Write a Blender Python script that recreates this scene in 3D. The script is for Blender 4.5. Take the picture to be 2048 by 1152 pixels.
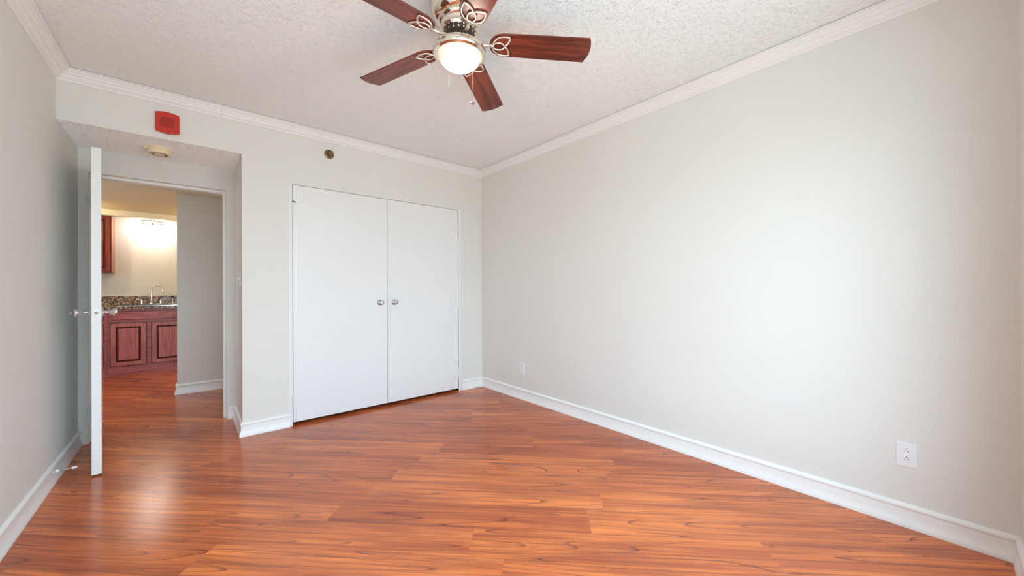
import bpy, bmesh, math, random
from mathutils import Vector, Matrix
random.seed(7)
sc = bpy.context.scene
for o in list(bpy.data.objects): bpy.data.objects.remove(o, do_unlink=True)
R = math.radians

# ------------------------------------------------------------------ camera, world, light, exposure
H = 2.517                      # ceiling height
XL, XR, YB, YW = -0.637, 2.589, 3.572, -0.19   # left, right, closet wall, window wall
XC, ZH, YA = 0.294, 2.199, 4.155               # alcove side wall, alcove ceiling, alcove back wall
YH, YK = 5.474, 7.83                           # hall partition face, kitchen back wall

cam_d = bpy.data.cameras.new('camera'); cam = bpy.data.objects.new('camera', cam_d)
sc.collection.objects.link(cam); sc.camera = cam
cam_d.sensor_width = 36; cam_d.lens = 747.12 / 2048 * 36; cam_d.clip_start = 0.02
yaw, pit, rol = R(40.554), R(0.112), R(0.229)
F = Vector((math.sin(yaw)*math.cos(pit), math.cos(yaw)*math.cos(pit), math.sin(pit)))
Rt = Vector((math.cos(yaw), -math.sin(yaw), 0)); Up = Rt.cross(F)
R2 = math.cos(rol)*Rt - math.sin(rol)*Up; U2 = math.sin(rol)*Rt + math.cos(rol)*Up
m = Matrix((R2, U2, -F)).transposed().to_4x4(); m.translation = (0, 0, 1.14)
cam.matrix_world = m

w = bpy.data.worlds.new('daylight'); sc.world = w; w.use_nodes = True
bg = w.node_tree.nodes['Background']
bg.inputs[1].default_value = 10.4
_nt = w.node_tree; _tc = _nt.nodes.new('ShaderNodeTexCoord'); _sp = _nt.nodes.new('ShaderNodeSeparateXYZ'); _rp = _nt.nodes.new('ShaderNodeValToRGB')
_nt.links.new(_tc.outputs['Generated'], _sp.inputs[0]); _mr = _nt.nodes.new('ShaderNodeMapRange'); _mr.inputs[1].default_value = -1; _mr.inputs[2].default_value = 1
_nt.links.new(_sp.outputs[2], _mr.inputs[0]); _nt.links.new(_mr.outputs[0], _rp.inputs[0]); _nt.links.new(_rp.outputs[0], bg.inputs[0])
_rp.color_ramp.elements[0].position = 0.47; _rp.color_ramp.elements[0].color = (0.40, 0.48, 0.49, 1)      # ground
_rp.color_ramp.elements[1].position = 0.52; _rp.color_ramp.elements[1].color = (0.64, 0.86, 1.0, 1)      # horizon
_e = _rp.color_ramp.elements.new(1.0); _e.color = (0.52, 0.79, 1.0, 1)

WIN = (-0.50, 1.84, 0.32, 2.08)     # window opening x0, x1, z0, z1
WIN2 = (4.75, 5.75, 0.9, 1.95)        # unseen window added to light the hall, in its side wall: y0, y1, z0, z1
pl = bpy.data.lights.new('window_portal', 'AREA'); pl.shape = 'RECTANGLE'
pl.size = WIN[1]-WIN[0]; pl.size_y = WIN[3]-WIN[2]; pl.cycles.is_portal = True
po = bpy.data.objects.new('window_portal', pl); sc.collection.objects.link(po)
po.location = ((WIN[0]+WIN[1])/2, YW-0.16, (WIN[2]+WIN[3])/2); po.rotation_euler = (R(90), 0, 0)
pl = bpy.data.lights.new('side_portal', 'AREA'); pl.shape = 'RECTANGLE'
pl.size = WIN2[3]-WIN2[2]; pl.size_y = WIN2[1]-WIN2[0]; pl.cycles.is_portal = True
po = bpy.data.objects.new('side_portal', pl); sc.collection.objects.link(po)
po.location = (-2.13, (WIN2[0]+WIN2[1])/2, (WIN2[2]+WIN2[3])/2); po.rotation_euler = (0, R(-90), 0)

sc.view_settings.view_transform = 'Standard'; sc.view_settings.look = 'None'
sc.view_settings.gamma = 1; sc.view_settings.use_curve_mapping = False
sc.view_settings.exposure = 0.06
try:
    sc.cycles.max_bounces = 16; sc.cycles.diffuse_bounces = 12
    sc.cycles.sample_clamp_indirect = 8
except Exception: pass

# ------------------------------------------------------------------ helpers
def tag(o, label=None, cat=None, group=None, kind=None):
    if label: o['label'] = label
    if cat: o['category'] = cat
    if group: o['group'] = group
    if kind: o['kind'] = kind
    return o
def link(name, bm, mat=None, parent=None, smooth=False, loc=None, bevel=0, auto=False):
    me = bpy.data.meshes.new(name)
    bmesh.ops.recalc_face_normals(bm, faces=bm.faces[:])
    bm.to_mesh(me); bm.free()
    for mm in (mat if isinstance(mat, (list, tuple)) else [mat] if mat else []): me.materials.append(mm)
    o = bpy.data.objects.new(name, me); sc.collection.objects.link(o)
    if smooth:
        for p in me.polygons: p.use_smooth = True
        if auto:
            me.set_sharp_from_angle(angle=R(35))
    if parent: o.parent = parent
    if loc is not None: o.location = loc
    if bevel:
        b = o.modifiers.new('bevel', 'BEVEL'); b.width = bevel; b.segments = 2; b.limit_method = 'ANGLE'
    return o
def empty(name, loc, rz=0):
    o = bpy.data.objects.new(name, None); sc.collection.objects.link(o)
    o.location = loc; o.rotation_euler = (0, 0, rz); o.empty_display_size = 0.05
    return o
def B(): return bmesh.new()
def box(bm, x0, x1, y0, y1, z0, z1, mi=0):
    v = [bm.verts.new(p) for p in ((x0,y0,z0),(x1,y0,z0),(x1,y1,z0),(x0,y1,z0),(x0,y0,z1),(x1,y0,z1),(x1,y1,z1),(x0,y1,z1))]
    for f in ((0,3,2,1),(4,5,6,7),(0,1,5,4),(1,2,6,5),(2,3,7,6),(3,0,4,7)):
        fc = bm.faces.new([v[i] for i in f]); fc.material_index = mi
    return bm
def lathe(bm, prof, n=40, M=Matrix.Identity(4), mi=0):
    """prof: list of (radius, z) revolved round local Z, placed by M"""
    rings = []
    for r, z in prof:
        if r < 1e-6: rings.append([bm.verts.new(M @ Vector((0, 0, z)))])
        else: rings.append([bm.verts.new(M @ Vector((r*math.cos(2*math.pi*i/n), r*math.sin(2*math.pi*i/n), z))) for i in range(n)])
    for a, b in zip(rings, rings[1:]):
        for i in range(n):
            j = (i+1) % n
            if len(a) == 1 and len(b) == 1: continue
            if len(a) == 1: f = bm.faces.new((a[0], b[i], b[j]))
            elif len(b) == 1: f = bm.faces.new((a[i], a[j], b[0]))
            else: f = bm.faces.new((a[i], a[j], b[j], b[i]))
            f.material_index = mi
    return bm
def tube(bm, pts, r, n=10, closed=False, mi=0):
    """tube through pts, r a number or a list"""
    P = [Vector(p) for p in pts]; N = len(P); rs = r if isinstance(r, (list, tuple)) else [r]*N
    up = None; rings = []
    for i, p in enumerate(P):
        if closed: t = (P[(i+1) % N] - P[i-1]).normalized()
        else: t = (P[min(i+1, N-1)] - P[max(i-1, 0)]).normalized()
        if up is None:
            up = Vector((0, 0, 1)) if abs(t.z) < 0.9 else Vector((1, 0, 0))
        a = (up - t*up.dot(t)).normalized(); up = a; b = t.cross(a)
        rings.append([bm.verts.new(p + (a*math.cos(2*math.pi*k/n) + b*math.sin(2*math.pi*k/n))*rs[i]) for k in range(n)])
    for i in range(N if closed else N-1):
        A, C = rings[i], rings[(i+1) % N]
        for k in range(n):
            f = bm.faces.new((A[k], A[(k+1) % n], C[(k+1) % n], C[k])); f.material_index = mi
    if not closed:
        bm.faces.new(rings[0]).material_index = mi; bm.faces.new(rings[-1]).material_index = mi
    return bm
def sweep(bm, path, prof, z0, side=1):
    """mitred moulding: path = xy points, prof = (offset from wall into room, z) closed loop"""
    P = [Vector(p) for p in path]; rows = []
    for i, p in enumerate(P):
        ns = []
        for a, b in ((i-1, i), (i, i+1)):
            if a >= 0 and b < len(P):
                t = (P[b]-P[a]).normalized(); ns.append(Vector((-t.y, t.x))*side)
        mv = ns[0] if len(ns) == 1 else (ns[0]+ns[1])/(1+ns[0].dot(ns[1]))
        rows.append([bm.verts.new((p.x+mv.x*d, p.y+mv.y*d, z0+z)) for d, z in prof])
    n = len(prof)
    for a, b in zip(rows, rows[1:]):
        for k in range(n): bm.faces.new((a[k], a[(k+1) % n], b[(k+1) % n], b[k]))
    bm.faces.new(rows[0]); bm.faces.new(rows[-1])
    return bm
def prism(bm, pts, z0, z1, mi=0):
    lo = [bm.verts.new((x, y, z0)) for x, y in pts]; hi = [bm.verts.new((x, y, z1)) for x, y in pts]
    bm.faces.new(lo[::-1]).material_index = mi; bm.faces.new(hi).material_index = mi
    n = len(pts)
    for i in range(n): bm.faces.new((lo[i], lo[(i+1) % n], hi[(i+1) % n], hi[i])).material_index = mi
    return bm
def xform(bm, M, verts=None): bmesh.ops.transform(bm, matrix=M, verts=verts or bm.verts[:]); return bm

# ------------------------------------------------------------------ materials
def mat(name, col, rough=0.5, metal=0.0, spec=0.5, coat=0.0, emit=None, es=0.0):
    mt = bpy.data.materials.new(name); mt.use_nodes = True
    p = mt.node_tree.nodes['Principled BSDF']
    p.inputs['Base Color'].default_value = (*col, 1); p.inputs['Roughness'].default_value = rough
    p.inputs['Metallic'].default_value = metal; p.inputs['Specular IOR Level'].default_value = spec
    p.inputs['Coat Weight'].default_value = coat
    if emit: p.inputs['Emission Color'].default_value = (*emit, 1); p.inputs['Emission Strength'].default_value = es
    return mt
class N:
    def __init__(s, mt): s.t = mt.node_tree; s.p = s.t.nodes['Principled BSDF']
    def n(s, typ, **kw):
        nd = s.t.nodes.new(typ)
        for k, v in kw.items():
            if k.startswith('i_'): nd.inputs[k[2:].replace('_', ' ')].default_value = v
            else: setattr(nd, k, v)
        return nd
    def l(s, a, b): s.t.links.new(a, b)
    def math(s, op, a, b=None, c=None):
        nd = s.t.nodes.new('ShaderNodeMath'); nd.operation = op
        for i, x in enumerate((a, b, c)):
            if x is None: continue
            if isinstance(x, (int, float)): nd.inputs[i].default_value = x
            else: s.l(x, nd.inputs[i])
        return nd.outputs[0]
    def mapr(s, v, a, b, c=0, d=1):
        nd = s.t.nodes.new('ShaderNodeMapRange'); nd.interpolation_type = 'SMOOTHSTEP'
        s.l(v, nd.inputs[0])
        for i, x in enumerate((a, b, c, d)): nd.inputs[i+1].default_value = x
        return nd.outputs[0]
    def mix(s, f, a, b, mode='MIX'):
        nd = s.t.nodes.new('ShaderNodeMix'); nd.data_type = 'RGBA'; nd.blend_type = mode
        for i, x in ((0, f), (6, a), (7, b)):
            if isinstance(x, (int, float)): nd.inputs[i].default_value = x
            elif isinstance(x, tuple): nd.inputs[i].default_value = (*x, 1)
            else: s.l(x, nd.inputs[i])
        return nd.outputs[2]
    def comb(s, x, y, z=0.0):
        nd = s.t.nodes.new('ShaderNodeCombineXYZ')
        for i, q in enumerate((x, y, z)):
            if isinstance(q, (int, float)): nd.inputs[i].default_value = q
            else: s.l(q, nd.inputs[i])
        return nd.outputs[0]
    def noise(s, vec, scale, detail=2, rough=0.5, dist=0.0):
        nd = s.n('ShaderNodeTexNoise'); s.l(vec, nd.inputs['Vector'])
        nd.inputs['Scale'].default_value = scale; nd.inputs['Detail'].default_value = detail
        nd.inputs['Roughness'].default_value = rough; nd.inputs['Distortion'].default_value = dist
        return nd.outputs[0]
    def bump(s, h, strength, dist=0.01):
        nd = s.n('ShaderNodeBump'); nd.inputs['Strength'].default_value = strength; nd.inputs['Distance'].default_value = dist
        s.l(h, nd.inputs['Height']); s.l(nd.outputs[0], s.p.inputs['Normal'])

def paint(name, col, rough=0.6, bscale=180, bs=0.06):
    mt = mat(name, col, rough, spec=0.3); g = N(mt)
    tc = g.n('ShaderNodeTexCoord').outputs['Object']
    g.bump(g.noise(tc, bscale, 3), bs, 0.002)
    v = g.mapr(g.noise(tc, 1.7, 3), 0.35, 0.65)
    g.l(g.mix(v, tuple(c*0.985 for c in col), col), g.p.inputs['Base Color'])
    return mt
M_WALL = paint('wall_paint', (0.765, 0.755, 0.72))
M_TRIM = paint('trim_paint', (0.88, 0.875, 0.86), 0.35, 60, 0.02)
M_DOOR = paint('door_paint', (0.82, 0.83, 0.83), 0.40, 90, 0.03)

def popcorn(name, pc):
    mt = mat(name, pc, 0.9, spec=0.1); g = N(mt)
    tc = g.n('ShaderNodeTexCoord').outputs['Object']
    vo = g.n('ShaderNodeTexVoronoi'); vo.inputs['Scale'].default_value = 120; g.l(tc, vo.inputs['Vector'])
    n1 = g.noise(tc, 150, 3, 0.6)
    blob = g.mapr(vo.outputs['Distance'], 0.1, 0.55, 1, 0)
    hgt = g.math('MULTIPLY', blob, g.mapr(g.noise(tc, 40, 2), 0.35, 0.6))
    hgt = g.math('ADD', hgt, g.math('MULTIPLY', n1, 0.5))
    g.bump(hgt, 0.62, 0.006)
    speck = g.mapr(g.noise(tc, 62, 1), 0.70, 0.76)
    g.l(g.mix(g.math('MULTIPLY', speck, 0.4), pc, (0.60, 0.56, 0.51)), g.p.inputs['Base Color'])
    return mt
M_POP = popcorn('popcorn_ceiling', (0.90, 0.925, 0.925)); M_POPH = popcorn('warm_lit_popcorn', (0.76, 0.70, 0.56))  # hall ceiling copy has the warm lamp light mixed into its colour
M_POPF = mat('popcorn_alcove', (0.91, 0.915, 0.90), 0.9, spec=0.1)

def laminate():
    mt = mat('cherry_laminate', (0.5, 0.2, 0.1), 0.27, spec=0.40); g = N(mt)
    uv = g.n('ShaderNodeUVMap', uv_map='plank').outputs[0]
    sp = g.n('ShaderNodeSeparateXYZ'); g.l(uv, sp.inputs[0]); u, v = sp.outputs[0], sp.outputs[1]
    at = g.n('ShaderNodeAttribute', attribute_name='plank_id').outputs['Fac']
    a2 = g.n('ShaderNodeAttribute', attribute_name='plank_tone').outputs['Fac']
    off = g.math('MULTIPLY', at, 83.0); off2 = g.math('MULTIPLY', at, 47.0)
    def co(a, b): return g.comb(g.math('ADD', g.math('MULTIPLY', u, a), off), g.math('ADD', g.math('MULTIPLY', v, b), off2))
    # cathedral figure: contour lines of a stretched noise
    n1 = g.noise(co(0.42, 6.0), 1.0, 1.2, 0.4, 0.2)
    fr = g.math('FRACT', g.math('MULTIPLY', n1, 17.0))
    ln = g.math('MULTIPLY', g.mapr(fr, 0.0, 0.13, 1, 0), g.mapr(g.noise(co(0.8, 9), 1.0, 2), 0.33, 0.5))
    soft = g.mapr(fr, 0.0, 0.9, 1, 0)
    n5 = g.noise(co(0.7, 130), 1.0, 3, 0.55, 0.3)     # thin long dark hairlines
    n2 = g.noise(co(1.2, 48), 1.0, 4, 0.6)            # long fine streaks
    n4 = g.noise(co(9.0, 420), 1.0, 2, 0.6)           # pores
    n3 = g.noise(co(1.1, 11), 1.0, 3, 0.55, 0.4)      # broad bands
    col = g.mix(g.mapr(n3, 0.30, 0.70), (0.47, 0.108, 0.036), (0.80, 0.215, 0.060))
    col = g.mix(g.math('MULTIPLY', g.mapr(n2, 0.46, 0.64), 0.62), col, (0.27, 0.062, 0.032))
    col = g.mix(g.math('MULTIPLY', g.mapr(n4, 0.5, 0.72), 0.28), col, (0.26, 0.08, 0.05))
    col = g.mix(g.math('MULTIPLY', soft, 0.22), col, (0.36, 0.11, 0.05))
    col = g.mix(g.math('MULTIPLY', ln, 0.85), col, (0.16, 0.045, 0.035))
    col = g.mix(g.math('MULTIPLY', g.mapr(n5, 0.59, 0.67), 0.5), col, (0.20, 0.05, 0.03))
    smg = g.mapr(g.noise(co(1.6, 7), 1.0, 4, 0.6, 0.5), 0.56, 0.72)
    col = g.mix(g.math('MULTIPLY', smg, 0.38), col, (0.20, 0.062, 0.045))
    # knots
    vo = g.n('ShaderNodeTexVoronoi'); vo.inputs['Scale'].default_value = 1.0; vo.inputs['Randomness'].default_value = 1.0
    g.l(co(2.1, 5.2), vo.inputs['Vector'])
    wob = g.math('ADD', vo.outputs['Distance'], g.math('MULTIPLY', g.math('SUBTRACT', g.noise(co(14, 40), 1.0, 3), 0.5), 0.16))
    kn = g.mapr(wob, 0.03, 0.13, 1, 0)
    rr = g.n('ShaderNodeSeparateColor'); g.l(vo.outputs['Color'], rr.inputs[0])
    kn = g.math('MULTIPLY', kn, g.mapr(rr.outputs[0], 0.38, 0.42))
    col = g.mix(g.math('MULTIPLY', kn, 0.62), col, (0.16, 0.06, 0.045))
    # tone of each board
    tn = g.mapr(a2, 0.0, 1.0)
    col = g.mix(1.0, col, g.mix(tn, (0.86, 0.79, 0.80), (1.12, 1.17, 1.13)), 'MULTIPLY')
    # hairline seams between boards
    row = g.math('FRACT', g.math('DIVIDE', g.math('ADD', v, 100*0.192-1.57), 0.192))
    e = g.math('MINIMUM', row, g.math('SUBTRACT', 1.0, row))
    col = g.mix(g.math('MULTIPLY', g.mapr(e, 0.0, 0.012, 1, 0), 0.5), col, (0.12, 0.04, 0.03))
    g.l(col, g.p.inputs['Base Color'])
    rg = g.math('ADD', 0.16, g.math('MULTIPLY', n2, 0.08)); g.l(rg, g.p.inputs['Roughness'])
    g.bump(g.math('SUBTRACT', n4, g.math('MULTIPLY', ln, 0.6)), 0.05, 0.002)
    return mt
M_FLOOR = laminate()

def cherry(name, base, dark, vertical=True, rough=0.3):
    mt = mat(name, base, rough, spec=0.5); g = N(mt)
    tc = g.n('ShaderNodeTexCoord').outputs['Object']; mp = g.n('ShaderNodeMapping')
    mp.inputs['Scale'].default_value = (22, 22, 2.2) if vertical else (2.2, 22, 22)
    g.l(tc, mp.inputs[0]); n1 = g.noise(mp.outputs[0], 1.6, 5, 0.6, 0.6)
    n2 = g.noise(mp.outputs[0], 9, 3, 0.6)
    col = g.mix(g.mapr(n1, 0.35, 0.65), dark, base)
    col = g.mix(g.math('MULTIPLY', g.mapr(n2, 0.5, 0.7), 0.35), col, tuple(c*0.5 for c in dark))
    g.l(col, g.p.inputs['Base Color'])
    return mt
M_CH = cherry('cherry_daylit', (0.58, 0.20, 0.185), (0.40, 0.115, 0.11))  # lower cabinet copy of the cherry, cold daylight put into its pink
M_CHH = cherry('cherry_rail_daylit', (0.52, 0.165, 0.17), (0.34, 0.09, 0.10), False)
M_CHD = cherry('cherry_bevel_shade', (0.12, 0.018, 0.010), (0.08, 0.012, 0.008))  # shade of bevels and grooves painted as a darker cherry
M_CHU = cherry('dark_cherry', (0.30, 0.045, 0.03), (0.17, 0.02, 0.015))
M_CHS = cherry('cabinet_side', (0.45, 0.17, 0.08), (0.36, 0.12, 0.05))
def blade_wood():
    mt = mat('blade_wood', (0.25, 0.06, 0.03), 0.3, spec=0.4); g = N(mt)
    uv = g.n('ShaderNodeUVMap', uv_map='grain').outputs[0]; mp = g.n('ShaderNodeMapping')
    mp.inputs['Scale'].default_value = (2.2, 30, 1); g.l(uv, mp.inputs[0])
    n1 = g.noise(mp.outputs[0], 1.0, 5, 0.6, 0.5); n2 = g.noise(mp.outputs[0], 4.0, 3, 0.6)
    col = g.mix(g.mapr(n1, 0.35, 0.65), (0.090, 0.016, 0.009), (0.23, 0.043, 0.022))
    col = g.mix(g.math('MULTIPLY', g.mapr(n2, 0.48, 0.7), 0.45), col, (0.07, 0.018, 0.012))
    g.l(col, g.p.inputs['Base Color']); return mt
M_BLADE = blade_wood()
def granite():
    mt = mat('granite', (0.3, 0.2, 0.15), 0.18, spec=0.5); g = N(mt)
    tc = g.n('ShaderNodeTexCoord').outputs['Object']
    vo = g.n('ShaderNodeTexVoronoi'); vo.inputs['Scale'].default_value = 75; g.l(tc, vo.inputs['Vector'])
    rr = g.n('ShaderNodeSeparateColor'); g.l(vo.outputs['Color'], rr.inputs[0])
    col = g.mix(g.mapr(rr.outputs[0], 0.2, 0.8), (0.16, 0.10, 0.08), (0.62, 0.40, 0.28))
    col = g.mix(g.mapr(rr.outputs[1], 0.62, 0.7), col, (0.03, 0.03, 0.035))
    col = g.mix(g.mapr(g.noise(tc, 120, 2), 0.6, 0.66), col, (0.55, 0.50, 0.46))
    g.l(col, g.p.inputs['Base Color']); return mt
M_GRAN = granite()
M_CHROME = mat('chrome', (0.80, 0.80, 0.80), 0.10, 1.0)
M_NICKEL = mat('satin_nickel', (0.62, 0.64, 0.65), 0.28, 1.0)
M_PEWTER = mat('pewter_nickel', (0.84, 0.76, 0.66), 0.13, 1.0)
M_BRACKET = mat('bracket_nickel', (0.80, 0.74, 0.66), 0.32, 1.0)
M_DARK = mat('dark_motor_vents', (0.035, 0.018, 0.014), 0.45)
M_BLACK = mat('black_slot', (0.012, 0.012, 0.012), 0.6)
M_BOWL = mat('frosted_bowl', (0.75, 0.73, 0.66), 0.3, emit=(1.0, 0.91, 0.66), es=0.42)
M_RED = mat('alarm_red', (0.56, 0.035, 0.02), 0.35)
M_REDD = mat('alarm_red_grille', (0.28, 0.018, 0.012), 0.5)
M_CREAM = mat('cream_plastic', (0.88, 0.77, 0.54), 0.45)
M_PLAST = mat('white_plastic', (0.84, 0.84, 0.86), 0.3)
M_BRASS = mat('aged_brass', (0.28, 0.18, 0.10), 0.35, 1.0)
M_BRASSD = mat('dark_brass', (0.30, 0.22, 0.14), 0.4, 1.0)
M_RUBBER = mat('white_rubber', (0.85, 0.82, 0.78), 0.6)
M_PAINTHW = mat('painted_hinge', (0.80, 0.80, 0.78), 0.4)
M_GLOW = mat('halogen_glass', (1, 1, 1), 0.3, emit=(1.0, 0.88, 0.68), es=14)
M_GLASS = bpy.data.materials.new('window_glass'); M_GLASS.use_nodes = True
_t = M_GLASS.node_tree; _t.nodes.clear()
_o = _t.nodes.new('ShaderNodeOutputMaterial'); _m = _t.nodes.new('ShaderNodeMixShader'); _m.inputs[0].default_value = 0.06
_a = _t.nodes.new('ShaderNodeBsdfTransparent'); _b = _t.nodes.new('ShaderNodeBsdfGlossy'); _b.inputs['Roughness'].default_value = 0.02
_t.links.new(_a.outputs[0], _m.inputs[1]); _t.links.new(_b.outputs[0], _m.inputs[2]); _t.links.new(_m.outputs[0], _o.inputs[0])

# ------------------------------------------------------------------ setting
def st(o, label): return tag(o, label, None, None, 'structure')
T = 0.13
# floor: individual boards laid at 45 degrees, clipped to the rooms
def build_floor():
    al = R(45); e1 = Vector((math.cos(al), -math.sin(al))); e2 = Vector((math.sin(al), math.cos(al)))
    Wd, L, V0 = 0.192, 1.29, 1.57
    known = {0: -0.32, 1: -1.06, 2: -0.97, 3: -0.90, 4: -0.82, 5: -0.72, 6: -0.065, 8: -0.608}
    bm = B(); uvl = bm.loops.layers.uv.new('plank')
    idl = bm.faces.layers.float.new('plank_id'); tnl = bm.faces.layers.float.new('plank_tone')
    x0, x1, y0, y1 = -2.1, 2.75, -0.34, 8.0
    cs = [Vector(c) for c in ((x0,y0),(x1,y0),(x1,y1),(x0,y1))]
    us = [c.dot(e1) for c in cs]; vs = [c.dot(e2) for c in cs]
    for row in range(int((min(vs)-V0)/Wd)-1, int((max(vs)-V0)/Wd)+1):
        off = known.get(row, random.uniform(0, L))
        k0 = math.floor((min(us)-off)/L)
        for k in range(k0, int((max(us)-off)/L)+1):
            ua, ub = off+k*L, off+(k+1)*L; va, vb = V0+row*Wd, V0+(row+1)*Wd
            poly = [Vector((ua,va)), Vector((ub,va)), Vector((ub,vb)), Vector((ua,vb))]
            pts = [e1*p.x + e2*p.y for p in poly]
            for ax, lim, sg in ((0,x0,1),(0,x1,-1),(1,y0,1),(1,y1,-1)):     # clip to rectangle
                out = []
                for i, p in enumerate(pts):
                    q = pts[(i+1) % len(pts)]; dp = (p[ax]-lim)*sg; dq = (q[ax]-lim)*sg
                    if dp >= 0: out.append(p)
                    if (dp >= 0) != (dq >= 0): out.append(p + (q-p)*(dp/(dp-dq)))
                pts = out
                if not pts: break
            if len(pts) < 3: continue
            f = bm.faces.new([bm.verts.new((p.x, p.y, 0)) for p in pts])
            f[idl] = random.random(); f[tnl] = random.random()
            for lp in f.loops:
                c = Vector(lp.vert.co[:2]); lp[uvl].uv = (c.dot(e1)-ua, c.dot(e2))
    for f in bm.faces:
        if f.normal.z < 0: f.normal_flip()
    me = bpy.data.meshes.new('floor'); bm.to_mesh(me); bm.free(); me.materials.append(M_FLOOR)
    o = bpy.data.objects.new('floor', me); sc.collection.objects.link(o)
    return st(o, 'glossy reddish cherry laminate floor of boards laid diagonally')
build_floor()

b = B(); box(b, XL-T, XR+T, YW-T, YB+0.02, H, H+T)
st(link('ceiling', b, M_POP), 'off-white popcorn ceiling over the bedroom')
from mathutils import noise as mnoise
b = B(); step = 0.0026; nx = int((XC-XL)/step)+1; ny = int((YA-YB)/step)+1; grid = []
for j in range(ny+1):
    row = []
    for i in range(nx+1):
        x = XL+(XC-XL)*i/nx; y = YB+0.001+(YA-YB)*j/ny
        v = mnoise.noise(Vector((x*105, y*105, 3.1)))*0.6 + mnoise.noise(Vector((x*190, y*190, 8.1)))*0.4
        dd = max(0.0, min(1.0, (v+0.18)*2.2))
        row.append(b.verts.new((x, y, ZH+0.001-0.0045*dd)))
    grid.append(row)
for j in range(ny):
    for i in range(nx): b.faces.new((grid[j][i], grid[j+1][i], grid[j+1][i+1], grid[j][i+1]))
bmesh.ops.recalc_face_normals(b, faces=b.faces[:])
box(b, XL-T, XC+0.05, YB+0.115, YA+0.05, ZH+0.004, ZH+0.1)
st(link('ceiling_alcove', b, M_POPF, smooth=False), 'lowered popcorn ceiling over the door alcove')
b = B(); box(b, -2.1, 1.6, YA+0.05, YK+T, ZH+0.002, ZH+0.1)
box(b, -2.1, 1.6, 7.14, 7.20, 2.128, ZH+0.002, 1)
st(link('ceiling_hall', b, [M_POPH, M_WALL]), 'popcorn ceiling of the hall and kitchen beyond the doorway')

b = B(); box(b, XR, XR+T, YW-T, YA+T, 0, H+T)
st(link('wall_right', b, M_WALL), 'long bare off-white right wall')
b = B(); box(b, XL-T, XL, YW-T, YA+0.12, 0, H+T)
st(link('wall_left', b, M_WALL), 'off-white left wall running into the alcove')
CX0, CX1, CZ = 0.637, 2.266, 2.024
b = B(); box(b, XC, CX0, YB, YB+0.115, 0, H); box(b, CX0, CX1, YB, YB+0.115, CZ, H)
box(b, CX1, XR, YB, YB+0.115, 0, H); box(b, XL, XC, YB, YB+0.115, ZH, H)
bmesh.ops.remove_doubles(b, verts=b.verts[:], dist=1e-5)
st(link('wall_back', b, M_WALL), 'off-white back wall around the closet opening and above the alcove')
b = B(); box(b, XC, XC+0.10, YB+0.115, YA+0.12, 0, ZH+0.1)                 # side of alcove = side of closet
box(b, XC+0.10, XR+T, YA, YA+0.12, 0, H); box(b, XC+0.1, XR+T, YB+0.115, YA, H-0.3, H-0.2)
st(link('wall_closet', b, M_WALL), 'off-white alcove side wall with the closet shell behind')
DX0, DX1, DZ = -0.586, 0.227, 2.02
b = B(); box(b, XL, DX0, YA, YA+0.12, 0, ZH); box(b, DX1, XC, YA, YA+0.12, 0, ZH); box(b, DX0, DX1, YA, YA+0.12, DZ, ZH)
st(link('wall_alcove', b, M_WALL), 'off-white wall around the bedroom doorway at the back of the alcove')
# window wall behind the camera
b = B(); x0, x1, z0, z1 = WIN
box(b, XL, x0, YW-T, YW, 0, H); box(b, x1, XR, YW-T, YW, 0, H); box(b, x0, x1, YW-T, YW, 0, z0); box(b, x0, x1, YW-T, YW, z1, H)
st(link('wall_front', b, M_WALL), 'off-white window wall of the bedroom')
b = B(); f = 0.045
box(b, x0, x1, YW-0.10, YW-0.05, z0, z0+f); box(b, x0, x1, YW-0.10, YW-0.05, z1-f, z1)
for xx in (x0, (x0+x1)/2-f/2, x1-f): box(b, xx, xx+f, YW-0.10, YW-0.05, z0+f, z1-f)
wf = st(link('window_1', b, M_TRIM), 'white framed two-pane window')
for xa, xb in ((x0+f, (x0+x1)/2-f/2), ((x0+x1)/2+f/2, x1-f)):
    b = B(); box(b, xa, xb, YW-0.078, YW-0.074, z0+f, z1-f); link('pane', b, M_GLASS, wf)
b = B(); box(b, x0-0.03, x1+0.03, YW-0.05, YW+0.02, z0-0.025, z0); link('window_sill', b, M_TRIM, wf)
# hall and kitchen
b = B(); box(b, -0.127, 1.5, YH, YH+0.12, 0, ZH)
st(link('wall_hall', b, M_WALL), 'grey-white hall partition seen through the doorway')
b = B(); box(b, -2.1, 1.6, YK, YK+T, 0, ZH)
st(link('wall_kitchen', b, M_WALL), 'warm white kitchen back wall above the sink')
b = B(); y0, y1, z0, z1 = WIN2
box(b, -2.1, -1.97, YA+0.12, y0, 0, ZH); box(b, -2.1, -1.97, y1, YK, 0, ZH); box(b, -2.1, -1.97, y0, y1, 0, z0); box(b, -2.1, -1.97, y0, y1, z1, ZH)
box(b, 1.5, 1.63, YA+0.12, YK, 0, ZH)
box(b, -2.1, XL-T, YA+0.0, YA+0.12, 0, ZH+0.1); box(b, XC+0.1, 1.63, YA+0.12, YA+0.2, 0, ZH+0.1)
st(link('wall_side', b, M_WALL), 'side walls of the hall and kitchen')

b = B(); f = 0.05
box(b, -2.07, -2.01, y0, y1, z0, z0+f); box(b, -2.07, -2.01, y0, y1, z1-f, z1)
for yy in (y0, (y0+y1)/2-f/2, y1-f): box(b, -2.07, -2.01, yy, yy+f, z0+f, z1-f)
wf = st(link('fill_window', b, M_TRIM), 'white framed window added to light the hall from the side')
for ya, yb in ((y0+f, (y0+y1)/2-f/2), ((y0+y1)/2+f/2, y1-f)):
    b = B(); box(b, -2.043, -2.039, ya, yb, z0+f, z1-f); link('pane', b, M_GLASS, wf)

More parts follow.
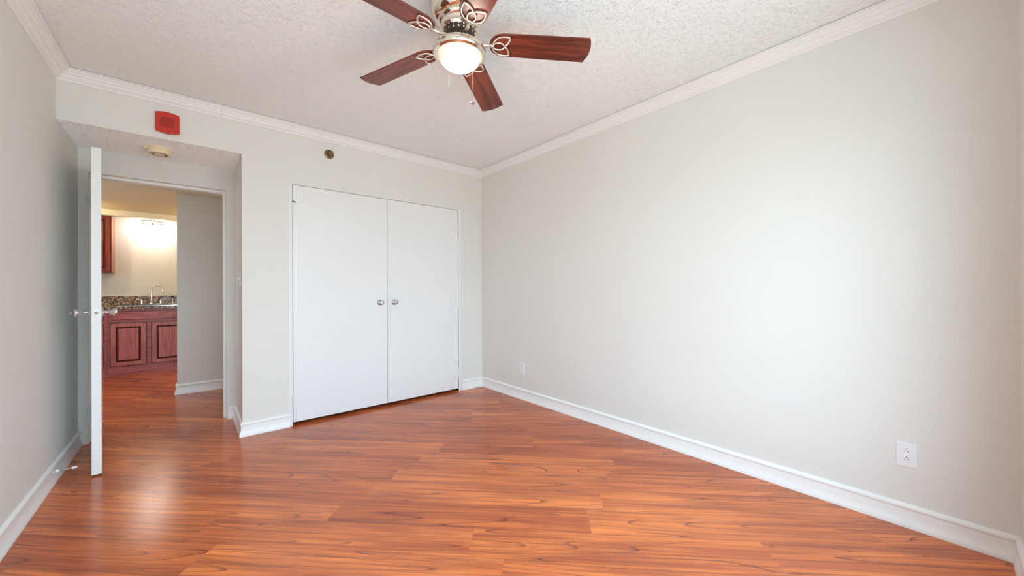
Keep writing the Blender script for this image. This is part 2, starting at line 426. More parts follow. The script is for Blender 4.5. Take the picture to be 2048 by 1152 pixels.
BASE = [(0,0),(0.022,0),(0.022,0.012),(0.0195,0.018),(0.0135,0.038),(0.011,0.046),(0.010,0.082),(0.014,0.088),(0.0145,0.095),(0.012,0.101),(0.006,0.107),(0,0.109)]
BASE = [(d, z) for d, z in BASE]
def baseboard(name, path, label, side=1):
    b = B(); sweep(b, path, BASE, 0, side)
    return st(link(name, b, M_TRIM, smooth=True, auto=True), label)
baseboard('baseboard_left', [(XL, YA), (XL, YW)], 'white moulded baseboard along the left wall')
baseboard('baseboard_right', [(XR, YW), (XR, YB), (CX1+0.042, YB)], 'white moulded baseboard along the right wall into the corner')
baseboard('baseboard_back', [(CX0-0.022, YB), (XC, YB), (XC, YA), (DX1+0.012, YA)], 'white moulded baseboard between closet and alcove')
baseboard('baseboard_front', [(XL+0.022, YW), (XR-0.022, YW)], 'white moulded baseboard under the window')
baseboard('baseboard_hall', [(1.5, YH), (-0.127, YH), (-0.127, YH+0.12)], 'white baseboard of the hall partition')

CR = [(0,-0.074),(0.006,-0.074),(0.009,-0.070),(0.009,-0.064),(0.015,-0.060),(0.024,-0.052),(0.030,-0.044),(0.031,-0.038),(0.037,-0.036),(0.040,-0.029),(0.047,-0.022),
      (0.054,-0.0185),(0.056,-0.013),(0.063,-0.0125),(0.069,-0.010),(0.069,-0.0045),(0,-0.0045)]
def crown(name, path, label):
    b = B(); sweep(b, path, CR, H, 1)
    return st(link(name, b, M_TRIM, smooth=True, auto=True), label)
crown('trim_1', [(XR, YW), (XR, 2.2305)], 'white crown moulding, near length on the right wall')
crown('trim_2', [(XR, 2.2313), (XR, YB), (0.1705, YB)], 'white crown moulding around the far right corner')
crown('trim_3', [(0.1697, YB), (XL, YB), (XL, YW)], 'white crown moulding over the alcove and along the left wall')

# door frame
b = B(); y0, y1 = YA+0.047, YA+0.12
box(b, DX1-0.018, DX1, y0, y1, 0, DZ); box(b, DX0, DX0+0.018, y0, y1, 0, DZ); box(b, DX0+0.018, DX1-0.018, y0, y1, DZ-0.022, DZ)
fr = st(link('trim_4', b, M_TRIM), 'white door stop lining the bedroom doorway')
b = B(); box(b, DX1-0.0195, DX1-0.018, y0+0.008, y0+0.03, 0.955, 1.035)
tag(link('strike_plate', b, M_BRASSD, fr), 'dark metal strike plate')
# closet jamb lining (makes the gaps read)
b = B(); box(b, CX0-0.028, CX0, YB-0.002, YB+0.10, 0.0, CZ-0.0); box(b, CX1, CX1+0.028, YB-0.002, YB+0.10, 0.0, CZ)
st(link('trim_5', b, M_DOOR), 'flush white closet jambs')

# ------------------------------------------------------------------ hinges, knobs
def hinge(parent, x, y, z, h=0.10, r=0.0065, wl=0.016, mt=M_PAINTHW, flip=1):
    b = B()
    n = 5; seg = h/n
    for i in range(n):
        lathe(b, [(0, i*seg+0.001), (r, i*seg+0.001), (r, (i+1)*seg-0.001), (0, (i+1)*seg-0.001)], 12, Matrix.Translation((x, y, z)))
    box(b, x, x+wl*flip, y+0.003, y+0.006, z, z+h)
    return link('hinge', b, mt, parent, smooth=True, auto=True)
def knob_profile_round():
    return [(0,0),(0.027,0),(0.0275,0.003),(0.024,0.008),(0.017,0.011),(0.0115,0.014),(0.0105,0.022),(0.013,0.028),(0.019,0.034),(0.0225,0.042),(0.022,0.050),(0.0185,0.056),(0.012,0.0595),(0.0,0.060)]
CXM = 1.4505
def closet(name, xa, xb, knx, hx, label, flip):
    b = B(); box(b, xa, xb, YB-0.001, YB+0.034, 0.028, CZ-0.004)
    d = st(link(name, b, M_DOOR, bevel=0.0012), label)
    b = B(); lathe(b, knob_profile_round(), 32, Matrix.Translation((knx, YB-0.001, 1.012)) @ Matrix.Rotation(R(90), 4, 'X'))
    link('door_knob', b, M_NICKEL, d, smooth=True, auto=True)
    for z in (1.762, 0.160):
        hinge(d, hx, YB-0.006, z, 0.105, 0.0065, 0.018, M_PAINTHW, flip)
    return d
closet('door_2', CX0+0.004, CXM-0.002, 1.378, CX0+0.001, 'left flush white closet door with round knob', 1)
closet('door_3', CXM+0.002, CX1-0.004, 1.521, CX1+0.001, 'right flush white closet door with round knob', -1)
# small brass catch above the left closet hinge
b = B(); tube(b, [(CX0-0.004, YB-0.004, 1.876), (CX0+0.008, YB-0.010, 1.880), (CX0+0.02, YB-0.009, 1.874), (CX0+0.030, YB-0.004, 1.872)], [0.003, 0.005, 0.005, 0.002], 8)
tag(link('hinge_pin', b, M_BRASS, bpy.data.objects['door_2'], smooth=True), 'bare brass hinge pin')

# open bedroom door, seen edge on
hx, hy = -0.551, YA-0.002
ex, ey = -0.4475, 3.402          # middle of the free edge
ang = math.atan2(ey-hy, ex-hx); Lf = math.hypot(ex-hx, ey-hy)
DM = Matrix.Translation((hx, hy, 0)) @ Matrix.Rotation(ang, 4, 'Z')
b = B(); box(b, 0.004, Lf, -0.021, 0.021, 0.010, 2.018); xform(b, DM)
d1 = st(link('door_1', b, M_DOOR, bevel=0.0015), 'open white bedroom door standing edge-on in the alcove')
ks = 0.9
kp = [(0,0),(0.031,0),(0.032,0.003),(0.028,0.008),(0.015,0.012),(0.010,0.018),(0.0095,0.030),(0.013,0.040),(0.021,0.054),(0.0255,0.064),(0.0262,0.070),(0.024,0.075),(0.016,0.078),(0,0.0785)]
for s in (1, -1):
    b = B(); lathe(b, [(q, zq*ks) for q, zq in kp], 32, DM @ Matrix.Translation((Lf-0.062, 0.021*s, 1.002)) @ Matrix.Rotation(R(-90*s), 4, 'X'))
    if s == -1:
        lathe(b, [(0,0.0785),(0.006,0.0785),(0.005,0.086),(0,0.087)], 12, DM @ Matrix.Translation((Lf-0.062, -0.021, 1.002)) @ Matrix.Rotation(R(90), 4, 'X'))
    link('door_knob', b, M_CHROME, d1, smooth=True, auto=True)
b = B(); pts = []
for i in range(20):
    a = 2*math.pi*i/20; pts.append((0.0125*math.copysign(abs(math.cos(a))**0.5, math.cos(a)), 0.029*math.copysign(abs(math.sin(a))**0.6, math.sin(a))))
prism(b, pts, 0, 0.0015); xform(b, DM @ Matrix.Translation((Lf, 0, 1.002)) @ Matrix.Rotation(R(90), 4, 'Z') @ Matrix.Rotation(R(90), 4, 'X'))
lp = tag(link('latch_plate', b, M_PLAST, d1), 'pale latch plate on the door edge')
b = B(); lathe(b, [(0,0),(0.0085,0),(0.0075,0.008),(0.0,0.010)], 16, DM @ Matrix.Translation((Lf+0.0015, 0, 1.002)) @ Matrix.Rotation(R(90), 4, 'Y'))
link('latch_bolt', b, M_BRASSD, lp, smooth=True, auto=True)
for z in (1.757, 0.182):
    hinge(d1, DX0-0.002, YA-0.008, z, 0.10, 0.0075, 0.02, M_PAINTHW, 1)

# door stop on the left baseboard
b = B(); pts = []
for i in range(140):
    t = i/139; a = t*2*math.pi*14; rr = 0.0055-0.0015*t
    pts.append((0.012+0.052*t, rr*math.cos(a), rr*math.sin(a)))
t0 = empty('door_stop', (XL+0.012, 3.50, 0.052)); tag(t0, 'small spring door stop with white tip sticking out of the left baseboard', 'door stop')
tube(b, pts, 0.0012, 6); link('spring', b, M_CHROME, t0, smooth=True)
b = B(); lathe(b, [(0,0),(0.011,0),(0.011,0.003),(0.007,0.012),(0,0.012)], 16, Matrix.Rotation(R(90), 4, 'Y')); link('base_plate', b, M_PLAST, t0, smooth=True, auto=True)
b = B(); lathe(b, [(0,0),(0.007,0),(0.0085,0.004),(0.0085,0.016),(0.006,0.022),(0,0.023)], 16, Matrix.Translation((0.062,0,0)) @ Matrix.Rotation(R(90), 4, 'Y')); link('rubber_tip', b, M_RUBBER, t0, smooth=True, auto=True)

# ------------------------------------------------------------------ outlets and switch
def outlet(y, z, label, group=None):
    """duplex receptacle on the right wall; local +x along wall, +y up, +z into the room"""
    M = Matrix.Translation((XR, y, z)) @ Matrix(((0,0,-1,0),(1,0,0,0),(0,1,0,0),(0,0,0,1)))
    r = empty('wall_outlet', (XR, y, z)); tag(r, label, 'outlet')
    MI = Matrix.Translation((-XR, -y, -z)) @ M
    b = B(); box(b, -0.035, 0.035, -0.0575, 0.0575, 0, 0.0055); xform(b, MI)
    link('cover_plate', b, M_PLAST, r, bevel=0.0025)
    for s in (1, -1):
        b = B(); pts = []
        for i in range(28):
            a = 2*math.pi*i/28; x = 0.0172*math.cos(a); yy = 0.0172*math.sin(a)
            pts.append((x, max(-0.0135, min(0.0135, yy))))
        prism(b, pts, 0.0, 0.0075); xform(b, MI @ Matrix.Translation((0, 0.0195*s, 0)))
        so = link('socket', b, M_PLAST, r, bevel=0.0005)
        b = B()
        for xs, hh in ((-0.0065, 0.004), (0.0065, 0.0048)): box(b, xs-0.0011, xs+0.0011, 0.0195*s-hh-0.002, 0.0195*s+hh-0.002, 0.0072, 0.0078)
        lathe(b, [(0,0.0072),(0.0026,0.0072),(0.0026,0.0078),(0,0.0078)], 12, Matrix.Translation((0, 0.0195*s+0.0085, 0)))
        xform(b, MI); link('slots', b, M_BLACK, so)
    b = B(); lathe(b, [(0,0),(0.003,0),(0.003,0.0062),(0,0.0068)], 12); xform(b, MI); link('screw', b, M_PLAST, r)
    return r
outlet(0.134, 0.341, 'white duplex power outlet low on the right wall near the window end')
outlet(2.865, 0.321, 'small white duplex power outlet low on the right wall near the far corner')
r = empty('light_switch', (XC, 3.712, 1.228)); tag(r, 'white toggle light switch on the alcove side wall by the doorway', 'switch')
b = B(); box(b, -0.0055, 0, -0.035, 0.035, -0.0575, 0.0575); link('cover_plate', b, M_PLAST, r, bevel=0.002)
b = B(); box(b, -0.018, -0.004, -0.004, 0.004, -0.002, 0.008); xform(b, Matrix.Rotation(R(18), 4, 'Y')); link('toggle', b, M_PLAST, r, bevel=0.001)

# ------------------------------------------------------------------ fire alarm, smoke detector, sprinkler
r = empty('fire_alarm', (-0.130, YB, 2.312)); tag(r, 'square red fire alarm speaker on the wall above the alcove', 'fire alarm')
def bulge(wd, hh, e, n=10):
    pts = []
    for i in range(n): t = -1+2*i/n; pts.append((wd*t, hh+e*(1-t*t)))
    for i in range(n): t = 1-2*i/n; pts.append((wd, hh*t))
    for i in range(n): t = 1-2*i/n; pts.append((wd*t, -hh-e*(1-t*t)))
    for i in range(n): t = -1+2*i/n; pts.append((-wd, hh*t))
    return pts
MX = Matrix.Rotation(R(90), 4, 'X')
b = B(); prism(b, bulge(0.063, 0.064, 0.012), 0, 0.022); xform(b, MX); link('housing', b, M_RED, r, bevel=0.006)
b = B()
for i in range(11):
    z = 0.036-i*0.0066; hw = 0.040*math.sqrt(max(0.1, 1-((z-0.003)/0.05)**2))
    box(b, -hw, hw, -0.0235, -0.0215, z-0.0014, z+0.0014)
link('speaker_grille', b, M_REDD, r)
b = B(); lathe(b, [(0,0),(0.004,0),(0.004,0.0235),(0,0.0235)], 12, Matrix.Translation((0.008,0,-0.060)) @ MX); link('screw', b, M_REDD, r)

r = empty('smoke_detector', (-0.185, 3.835, ZH)); tag(r, 'round yellowed cream smoke detector on the alcove ceiling', 'smoke detector')
b = B(); lathe(b, [(0,0),(0.076,0),(0.077,-0.006),(0.075,-0.014),(0.066,-0.016),(0,-0.016)], 40); link('mounting_ring', b, M_CREAM, r, smooth=True, auto=True)
b = B(); lathe(b, [(0,-0.014),(0.068,-0.014),(0.068,-0.020),(0.0715,-0.024),(0.0715,-0.036),(0.066,-0.044),(0.05,-0.046),(0.049,-0.044),(0.03,-0.044),(0.029,-0.047),(0,-0.047)], 40); bd = link('cover', b, M_CREAM, r, smooth=True, auto=True)
b = B()
for i in range(14):
    a = 2*math.pi*i/14
    mm = Matrix.Rotation(a, 4, 'Z'); n0 = len(b.verts); b.verts.ensure_lookup_table()
    nv = len(b.verts); box(b, 0.032, 0.048, -0.0022, 0.0022, -0.0468, -0.0440); b.verts.ensure_lookup_table(); xform(b, mm, b.verts[nv:])
link('vent_slots', b, M_BRASS, bd)
b = B(); box(b, -0.090, -0.070, -0.008, 0.008, -0.024, -0.006); box(b, -0.084, -0.078, -0.014, 0.014, -0.020, -0.012); xform(b, Matrix.Rotation(R(20), 4, 'Z')); link('locking_tab', b, M_CREAM, r, bevel=0.002)

r = empty('fire_sprinkler', (0.925, YB, 2.340)); tag(r, 'brown metal sidewall fire sprinkler high on the back wall above the closet', 'sprinkler')
b = B(); lathe(b, [(0,0),(0.041,0),(0.041,0.003),(0.037,0.006),(0.030,0.010),(0.028,0.011),(0.027,0.008),(0.020,0.006),(0,0.006)], 36, MX)
link('escutcheon', b, M_BRASSD, r, smooth=True, auto=True)
b = B(); lathe(b, [(0.0,0.004),(0.013,0.004),(0.013,0.022),(0.009,0.026),(0,0.026)], 6, MX)
tube(b, [(-0.011,-0.02,0), (-0.014,-0.035,0), (-0.006,-0.048,0), (0,-0.052,0), (0.006,-0.048,0), (0.014,-0.035,0), (0.011,-0.02,0)], 0.0024, 8)
link('nozzle', b, M_BRASS, r)
b = B(); lathe(b, [(0,0.052),(0.015,0.052),(0.015,0.054),(0,0.054)], 14, MX); box(b, -0.016, 0.016, -0.060, -0.030, 0.013, 0.0155)
link('deflector', b, M_BRASS, r)
b = B(); lathe(b, [(0,0.024),(0.0028,0.024),(0.0028,0.050),(0,0.050)], 10, MX); link('glass_bulb', b, mat('red_bulb', (0.35,0.03,0.02), 0.1), r)

# ------------------------------------------------------------------ ceiling fan
FX, FY, BZ = 0.958, 1.492, 2.300
fan = empty('ceiling_fan', (FX, FY, H)); tag(fan, 'five-blade ceiling fan with reddish wood blades, nickel housing and lit frosted bowl', 'ceiling fan')
def fz(z): return z-H
b = B(); lathe(b, [(0,0),(0.128,0),(0.130,-0.004),(0.130,-0.072),(0.126,-0.095),(0.116,-0.110),(0.100,-0.119),(0.093,-0.121),(0,-0.121)], 64)
link('motor_housing', b, M_PEWTER, fan, smooth=True, auto=True)
b = B(); lathe(b, [(0.06,-0.120),(0.096,-0.120),(0.101,-0.126),(0.097,-0.134),(0.087,-0.140),(0.085,-0.150),(0.092,-0.156),(0.094,-0.170),(0.088,-0.180),(0.05,-0.181)], 64)
link('collar', b, M_PEWTER, fan, smooth=True, auto=True)
b = B(); lathe(b, [(0,-0.180),(0.074,-0.180),(0.074,-0.196),(0.066,-0.203),(0.060,-0.235),(0,-0.235)], 48)
hub = tag(link('flywheel', b, M_DARK, fan, smooth=True, auto=True), 'dark vented flywheel')
b = B()
for i in range(20):
    nv = len(b.verts); box(b, 0.0735, 0.0755, -0.003, 0.003, -0.193, -0.185); b.verts.ensure_lookup_table(); xform(b, Matrix.Rotation(2*math.pi*i/20, 4, 'Z'), b.verts[nv:])
link('vent_ribs', b, M_PEWTER, hub)
z0 = fz(2.276)
b = B(); lathe(b, [(0,z0+0.012),(0.055,z0+0.012),(0.088,z0+0.009),(0.108,z0+0.001),(0.1195,z0-0.009),(0.1255,z0-0.021),(0.1255,z0-0.031),(0.120,z0-0.040),(0.108,z0-0.044),(0.101,z0-0.038),(0.099,z0-0.020),(0,z0-0.018)], 72)
link('light_fitter', b, M_PEWTER, fan, smooth=True, auto=True)
b = B(); prof = [(0.096, z0-0.022)]
for i in range(0, 13):
    a = R(90*i/12); prof.append((0.100*math.cos(a), z0-0.036-0.070*math.sin(a)))
prof[-1] = (0, prof[-1][1]); lathe(b, prof, 64)
bowl = tag(link('glass_bowl', b, M_BOWL, fan, smooth=True), 'lit frosted cream glass bowl')
bl = bpy.data.lights.new('fan_bulb', 'POINT'); bl.energy = 3.5; bl.color = (1.0, 0.90, 0.74); bl.shadow_soft_size = 0.05
blo = bpy.data.objects.new('fan_bulb', bl); sc.collection.objects.link(blo); blo.parent = fan; blo.location = (0, 0, z0-0.155)

def blade_outline():
    r0, r1, w0, w1 = 0.142, 0.616, 0.062, 0.069
    pts = [(r0, -0.010), (r0+0.004, -0.026), (r0+0.016, -0.043), (r0+0.036, -0.056), (r0+0.062, -w0)]
    pts += [(r1-0.002, -w1)]
    for i in range(1, 12):
        t = -1+2*i/12; pts.append((r1-0.002+0.017*(1-t*t), w1*t))
    pts += [(r1-0.002, w1), (r0+0.062, w0), (r0+0.036, 0.056), (r0+0.016, 0.043), (r0+0.004, 0.026), (r0, 0.010)]
    return pts
def leaf(c, d, L, wd, n=20):
    """pointed closed loop from c along d"""
    d = Vector(d).normalized(); s = Vector((-d.y, d.x)); out = []
    for i in range(n): t = i/n; out.append(Vector(c)+d*L*t + s*wd*math.sin(math.pi*t)**0.8)
    for i in range(n): t = 1-i/n; out.append(Vector(c)+d*L*t - s*wd*math.sin(math.pi*t)**0.8)
    return out
for k in range(5):
    a = -0.596 + k*R(72)
    MB = Matrix.Translation((0, 0, fz(BZ))) @ Matrix.Rotation(-0.027, 4, 'X') @ Matrix.Rotation(0.012, 4, 'Y') @ Matrix.Rotation(a, 4, 'Z') @ Matrix.Translation((0, 0, 0)) @ Matrix.Rotation(-0.20, 4, 'X')
    b = B(); prism(b, blade_outline(), -0.003, 0.003)
    uvl = b.loops.layers.uv.new('grain')
    for f in b.faces:
        for lp in f.loops: lp[uvl].uv = (lp.vert.co.x + k*1.7, lp.vert.co.y + k*0.9)
    xform(b, MB); bl_ = link('blade', b, M_BLADE, fan, bevel=0.001)
    b = B(); zz = -0.007
    for sgn in (1, -1):
        ctl = [(0, 0), (0.004, 0.014), (0.012, 0.029), (0.026, 0.043), (0.044, 0.050), (0.064, 0.0515), (0.084, 0.048), (0.083, 0.037), (0.079, 0.024), (0.071, 0.010), (0.060, 0.0)]
        tube(b, [(0.152+x, y*sgn, zz) for x, y in ctl], 0.0044, 8)
    tube(b, [(0.152+0.032+0.027*math.cos(t*2*math.pi/24), 0.0185*math.sin(t*2*math.pi/24), zz-0.001) for t in range(24)], 0.0042, 8, True)
    tube(b, [(0.162, 0.0, zz), (0.150, 0, zz), (0.140, 0, zz)], [0.006, 0.008, 0.008], 10)
    xform(b, MB)
    M2 = Matrix.Rotation(a, 4, 'Z')
    p1 = MB @ Vector((0.146, 0, zz)); 
    mids = [M2 @ Vector((0.056, 0, -0.205)), M2 @ Vector((0.085, 0, -0.215)), M2 @ Vector((0.110, 0, -0.222)), M2 @ Vector((0.130, 0, -0.223)), p1]
    tube(b, mids, [0.011, 0.009, 0.008, 0.008, 0.0075], 10)
    link('blade_bracket', b, M_BRACKET, fan, smooth=True)
# pull chains
cr, cf = Vector((Rt.x, Rt.y, 0)), Vector((F.x, F.y, 0)).normalized()
def chain(off, ztop, zbot, fob):
    b = B(); p = off
    n = int((ztop-zbot)/0.0042)
    tube(b, [(p.x, p.y, fz(ztop)), (p.x, p.y, fz(zbot))], 0.0007, 6)
    for i in range(n):
        z = fz(ztop)-i*0.0042; lathe(b, [(0,0.0013),(0.0013,0),(0,-0.0013)], 6, Matrix.Translation((p.x, p.y, z)))
    c = link('pull_chain', b, M_PEWTER, fan, smooth=True)
    if fob:
        b = B(); pts = [(0.013*math.cos(2*math.pi*i/24), 0.0095*math.sin(2*math.pi*i/24)) for i in range(24)]
        prism(b, pts, -0.002, 0.002); xform(b, Matrix.Translation((p.x, p.y, fz(zbot)-0.006)) @ Matrix.Rotation(yaw*-1, 4, 'Z') @ Matrix.Rotation(R(62), 4, 'X') @ Matrix.Rotation(R(-25), 4, 'Z'))
        link('fob', b, M_CHROME, c, bevel=0.001)
    return c
chain(cr*0.073 - cf*0.100, 2.245, 1.970, True)
chain(cr*-0.066 + cf*0.092, 2.245, 2.138, False)

# ------------------------------------------------------------------ kitchen beyond the doorway
KF = 7.212          # front of the base cabinets
def raised_door(parent, x0, x1, z0, z1, y, name='cabinet_door', face=None):
    face = face or M_CH
    b = B(); fw = 0.046
    box(b, x0-0.009, x1+0.009, y-0.009, y, z0-0.009, z1+0.009, 1); box(b, x0, x1, y-0.010, y-0.009, z0, z1, 1)                                       # back plate (groove shade put into its dark colour)
    box(b, x0, x0+fw, y-0.019, y-0.010, z0, z1); box(b, x1-fw, x1, y-0.019, y-0.010, z0, z1)
    box(b, x0+fw, x1-fw, y-0.019, y-0.010, z0, z0+fw); box(b, x0+fw, x1-fw, y-0.019, y-0.010, z1-fw, z1)
    d = link(name, b, [face, M_CHD], parent)
    g = 0.022; xa, xb, za, zb = x0+fw+0.004, x1-fw-0.004, z0+fw+0.004, z1-fw-0.004
    b = B(); lo = [b.verts.new(p) for p in ((xa,y-0.010,za),(xb,y-0.010,za),(xb,y-0.010,zb),(xa,y-0.010,zb))]
    hi = [b.verts.new(p) for p in ((xa+g,y-0.019,za+g),(xb-g,y-0.019,za+g),(xb-g,y-0.019,zb-g),(xa+g,y-0.019,zb-g))]
    b.faces.new(hi).material_index = 0
    for i in range(4): b.faces.new((lo[i], lo[(i+1)%4], hi[(i+1)%4], hi[i])).material_index = 1
    link('raised_panel', b, [face, M_CHD], d)
    return d
def slab_front(parent, x0, x1, z0, z1, y, name):
    b = B(); box(b, x0-0.006, x1+0.006, y-0.006, y, z0-0.006, z1+0.006, 1); box(b, x0, x1, y-0.019, y-0.006, z0, z1, 0)
    return link(name, b, [M_CHH, M_CHD], parent)
sb = empty('base_cabinet', (-0.4, KF, 0)); tag(sb, 'cherry wood sink base cabinet with two raised-panel doors under the faucet', 'cabinet')
def rel(o, p): 
    for c in [o]+list(o.children): c.data.transform(Matrix.Translation(-Vector(p.location)))
kids = []
X1 = 0.10
b = B(); box(b, -0.8505, X1, KF, KF+0.018, 0.0, 0.882); box(b, -0.8505, -0.8325, KF+0.018, KF+0.59, 0.0, 0.882)
box(b, X1-0.018, X1, KF+0.018, KF+0.59, 0.0, 0.882); box(b, -0.8325, X1-0.018, KF+0.018, KF+0.59, 0.08, 0.1); box(b, -0.8325, X1-0.018, KF+0.572, KF+0.59, 0.1, 0.882); rel(link('body', b, M_CHH, sb), sb)
b = B(); box(b, -0.8505, X1, KF-0.012, KF, 0.0, 0.098); rel(link('toe_board', b, M_CHH, sb), sb)
rel(raised_door(sb, -0.822, -0.488, 0.132, 0.696, KF), sb); rel(raised_door(sb, -0.428, -0.094, 0.132, 0.696, KF), sb)
rel(slab_front(sb, -0.806, -0.110, 0.746, 0.850, KF, 'false_drawer_front'), sb)
db = empty('drawer_cabinet', (-1.1, KF, 0)); tag(db, 'cherry wood drawer base cabinet left of the sink cabinet, partly behind the door', 'cabinet')
b = B(); box(b, -1.45, -0.8525, KF, KF+0.59, 0.0, 0.882); rel(link('body', b, M_CHH, db), db)
b = B(); box(b, -1.45, -0.8525, KF-0.012, KF, 0.0, 0.098); rel(link('toe_board', b, M_CHH, db), db)
for z0, z1 in ((0.132, 0.385), (0.435, 0.694), (0.746, 0.850)): rel(slab_front(db, -1.42, -0.893, z0, z1, KF, 'drawer'), db)
# worktop with a hole for the sink
SX0, SX1, SY0, SY1 = -0.76, -0.16, 7.29, 7.66
b = B()
for x0, x1, y0, y1 in ((-1.47, SX0, KF-0.03, YK-0.0), (SX1, X1+0.02, KF-0.03, YK), (SX0, SX1, KF-0.03, SY0), (SX0, SX1, SY1, YK)):
    box(b, x0, x1, y0, y1, 0.882, 0.920)
tag(link('worktop', b, M_GRAN), 'brown speckled granite worktop on the kitchen base cabinets', 'worktop')
b = B(); box(b, -1.47, X1+0.02, YK-0.022, YK, 0.920, 1.052)
tag(link('splashback', b, M_GRAN), 'low brown granite splashback strip along the kitchen wall', 'splashback')
sk = empty('kitchen_sink', ((SX0+SX1)/2, (SY0+SY1)/2, 0.92)); tag(sk, 'stainless steel kitchen sink set into the granite worktop', 'sink')
b = B()
for x0, x1, y0, y1 in ((SX0-0.015, SX1+0.015, SY0-0.015, SY0+0.012), (SX0-0.015, SX1+0.015, SY1-0.012, SY1+0.085), (SX0-0.015, SX0+0.012, SY0+0.012, SY1-0.012), (SX1-0.012, SX1+0.015, SY0+0.012, SY1-0.012)):
    box(b, x0, x1, y0, y1, 0.920, 0.926)
rel(link('rim', b, M_CHROME, sk), sk)
b = B(); x0, x1, y0, y1 = SX0+0.012, SX1-0.012, SY0+0.012, SY1-0.012
box(b, x0, x1, y0, y1, 0.745, 0.75); box(b, x0-0.004, x0, y0, y1, 0.745, 0.922); box(b, x1, x1+0.004, y0, y1, 0.745, 0.922); box(b, x0, x1, y0-0.004, y0, 0.745, 0.922); box(b, x0, x1, y1, y1+0.004, 0.745, 0.922)
rel(link('basin', b, M_NICKEL, sk), sk)
# faucet
fx, fy, fzz = -0.462, 7.705, 0.926
fa = empty('kitchen_faucet', (fx, fy, fzz)); tag(fa, 'chrome high-arc kitchen faucet with two lever handles behind the sink', 'faucet')
b = B(); pts = [(0.125*math.copysign(abs(math.cos(2*math.pi*i/32))**0.4, math.cos(2*math.pi*i/32)), 0.026*math.sin(2*math.pi*i/32)) for i in range(32)]
prism(b, pts, 0, 0.014); link('deck_plate', b, M_CHROME, fa, bevel=0.003)
b = B(); lathe(b, [(0,0.012),(0.026,0.012),(0.026,0.02),(0.019,0.045),(0.013,0.07),(0.011,0.085),(0,0.085)], 24)
pts = [(0, 0, 0.07), (0, 0, 0.15), (0, 0, 0.205)]
for i in range(1, 14):
    a = R(180 - 165*i/13); pts.append((0.062+0.062*math.cos(a), -0.02*i/13, 0.205+0.082*math.sin(a)))
pts.append((pts[-1][0]+0.004, -0.021, pts[-1][2]-0.03))
tube(b, pts, 0.0095, 12); link('spout', b, M_CHROME, fa, smooth=True, auto=True)
for s in (1, -1):
    b = B(); lathe(b, [(0,0.012),(0.018,0.012),(0.017,0.03),(0.012,0.06),(0.013,0.075),(0,0.08)], 20, Matrix.Translation((0.102*s, 0, 0)))
    tube(b, [(0.102*s, 0, 0.072), (0.125*s, 0, 0.080), (0.160*s, 0, 0.082)], [0.007, 0.007, 0.009], 10)
    link('lever_handle', b, M_CHROME, fa, smooth=True, auto=True)
sp = empty('side_sprayer', (-0.228, 7.705, 0.926)); tag(sp, 'small chrome and black side sprayer right of the kitchen faucet', 'sprayer')
b = B(); lathe(b, [(0,0),(0.022,0),(0.020,0.01),(0.012,0.02),(0.011,0.055),(0.014,0.075),(0.014,0.095),(0,0.1)], 20); link('body', b, M_CHROME, sp, smooth=True, auto=True)
b = B(); tube(b, [(-0.03, 0, 0.118), (-0.005, 0, 0.112), (0.014, 0, 0.095), (0.018, 0, 0.05)], [0.006, 0.009, 0.008, 0.004], 10); link('head', b, M_BLACK, sp, smooth=True)
# upper cabinet
uc = empty('upper_cabinet', (-1.2, 7.52, 1.385)); tag(uc, 'dark cherry wood upper wall cabinet with a lighter side, left of the lamp', 'cabinet')
b = B(); box(b, -1.60, -0.853, 7.538, YK-0.002, 1.385, 2.165); 
rel(link('body', b, M_CHU, uc), uc)
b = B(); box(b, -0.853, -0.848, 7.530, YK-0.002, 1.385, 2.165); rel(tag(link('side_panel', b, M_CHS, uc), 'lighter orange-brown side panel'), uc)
for x0, x1 in ((-1.595, -1.232), (-1.222, -0.858)): rel(raised_door(uc, x0, x1, 1.392, 2.158, 7.538, 'cabinet_door', M_CHU), uc)
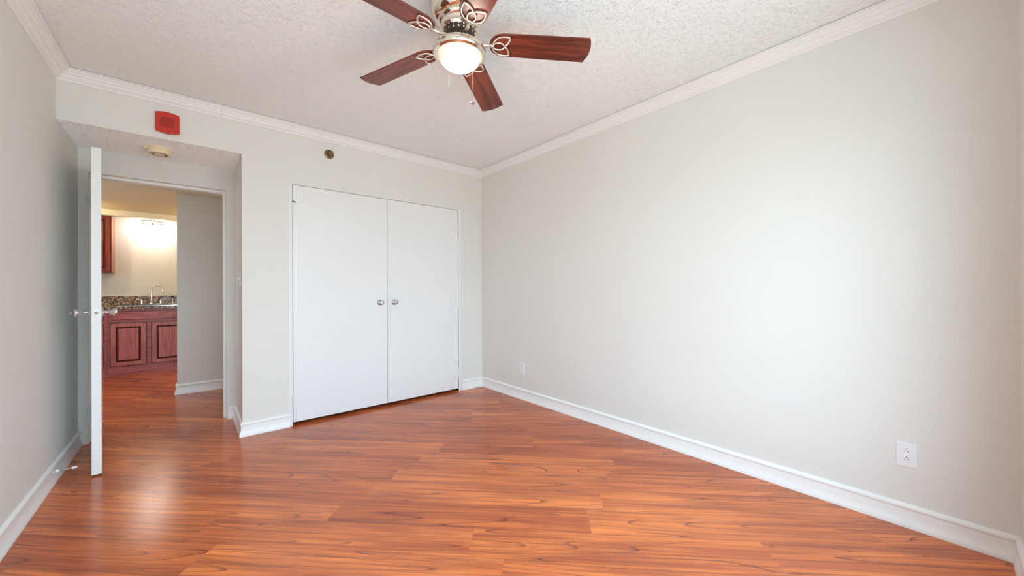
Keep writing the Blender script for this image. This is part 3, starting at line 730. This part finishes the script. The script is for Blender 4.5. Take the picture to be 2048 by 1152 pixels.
# ceiling spotlight bar
tl = empty('spotlight_bar', (-0.445, 7.62, 2.20)); tag(tl, 'curved spotlight bar with three small halogen heads on the kitchen ceiling', 'light')
b = B(); pts = [(-0.12+0.24*i/16, 0.03*math.sin(math.pi*i/16), -0.048+0.010*math.sin(math.pi*i/16)) for i in range(17)]
tube(b, pts, 0.007, 8); link('track', b, M_BRASSD, tl, smooth=True)
b = B(); lathe(b, [(0,0.0),(0.045,0.0),(0.045,-0.015),(0.02,-0.03),(0,-0.045)], 24, Matrix.Translation((0,0.03,0))); link('canopy', b, M_NICKEL, tl, smooth=True, auto=True)
for i, xx in enumerate((-0.085, 0.0, 0.085)):
    b = B(); yy = 0.03*math.sin(math.pi*(xx+0.145)/0.29)
    tube(b, [(xx, yy, -0.045), (xx, yy, -0.062), (xx-0.012+0.012*i, yy, -0.068)], 0.003, 6)
    cx = xx-0.014+0.014*i
    lathe(b, [(0.010,-0.066),(0.013,-0.068),(0.021,-0.100),(0.019,-0.100),(0.010,-0.070),(0.010,-0.066)], 20, Matrix.Translation((cx, yy, 0)))
    hd = link('spot_head', b, M_NICKEL, tl, smooth=True, auto=True)
    b = B(); lathe(b, [(0,-0.080),(0.012,-0.082),(0.016,-0.098),(0,-0.102)], 16, Matrix.Translation((cx, yy, 0)))
    link('bulb', b, M_GLOW, hd, smooth=True)
    pd = bpy.data.lights.new('halogen', 'POINT'); pd.energy = 3.7; pd.color = (1.0, 0.96, 0.90); pd.shadow_soft_size = 0.02
    pob = bpy.data.objects.new('halogen', pd); sc.collection.objects.link(pob); pob.parent = tl
    pob.location = (cx, yy, -0.108)

# unseen lamps added to warm the hall ceiling, left of view and behind partition
for lx, ly, en, lab in ((-1.30, 6.85, 9, 'added warm fill lamp in front of the kitchen beam, left of the doorway view'),
                        (0.40, 6.85, 9, 'added warm fill lamp in front of the kitchen beam, behind the hall partition')):
    cl = empty('fill_lamp', (lx, ly, ZH)); tag(cl, lab, 'lamp', 'added warm fill lamps')
    b = B(); lathe(b, [(0,0),(0.06,0),(0.06,-0.015),(0.01,-0.02),(0.008,-0.10),(0,-0.10)], 24); link('base', b, M_NICKEL, cl, smooth=True, auto=True)
    b = B(); lathe(b, [(0,-0.095),(0.03,-0.10),(0.045,-0.13),(0.03,-0.165),(0,-0.175)], 24); link('globe', b, M_GLOW, cl, smooth=True)
    pd = bpy.data.lights.new('fill_bulb', 'POINT'); pd.energy = en; pd.color = (1.0, 0.72, 0.26); pd.shadow_soft_size = 0.045
    pob = bpy.data.objects.new('fill_bulb', pd); sc.collection.objects.link(pob); pob.parent = cl; pob.location = (0.10 if lx < 0 else -0.1, 0, -0.135)
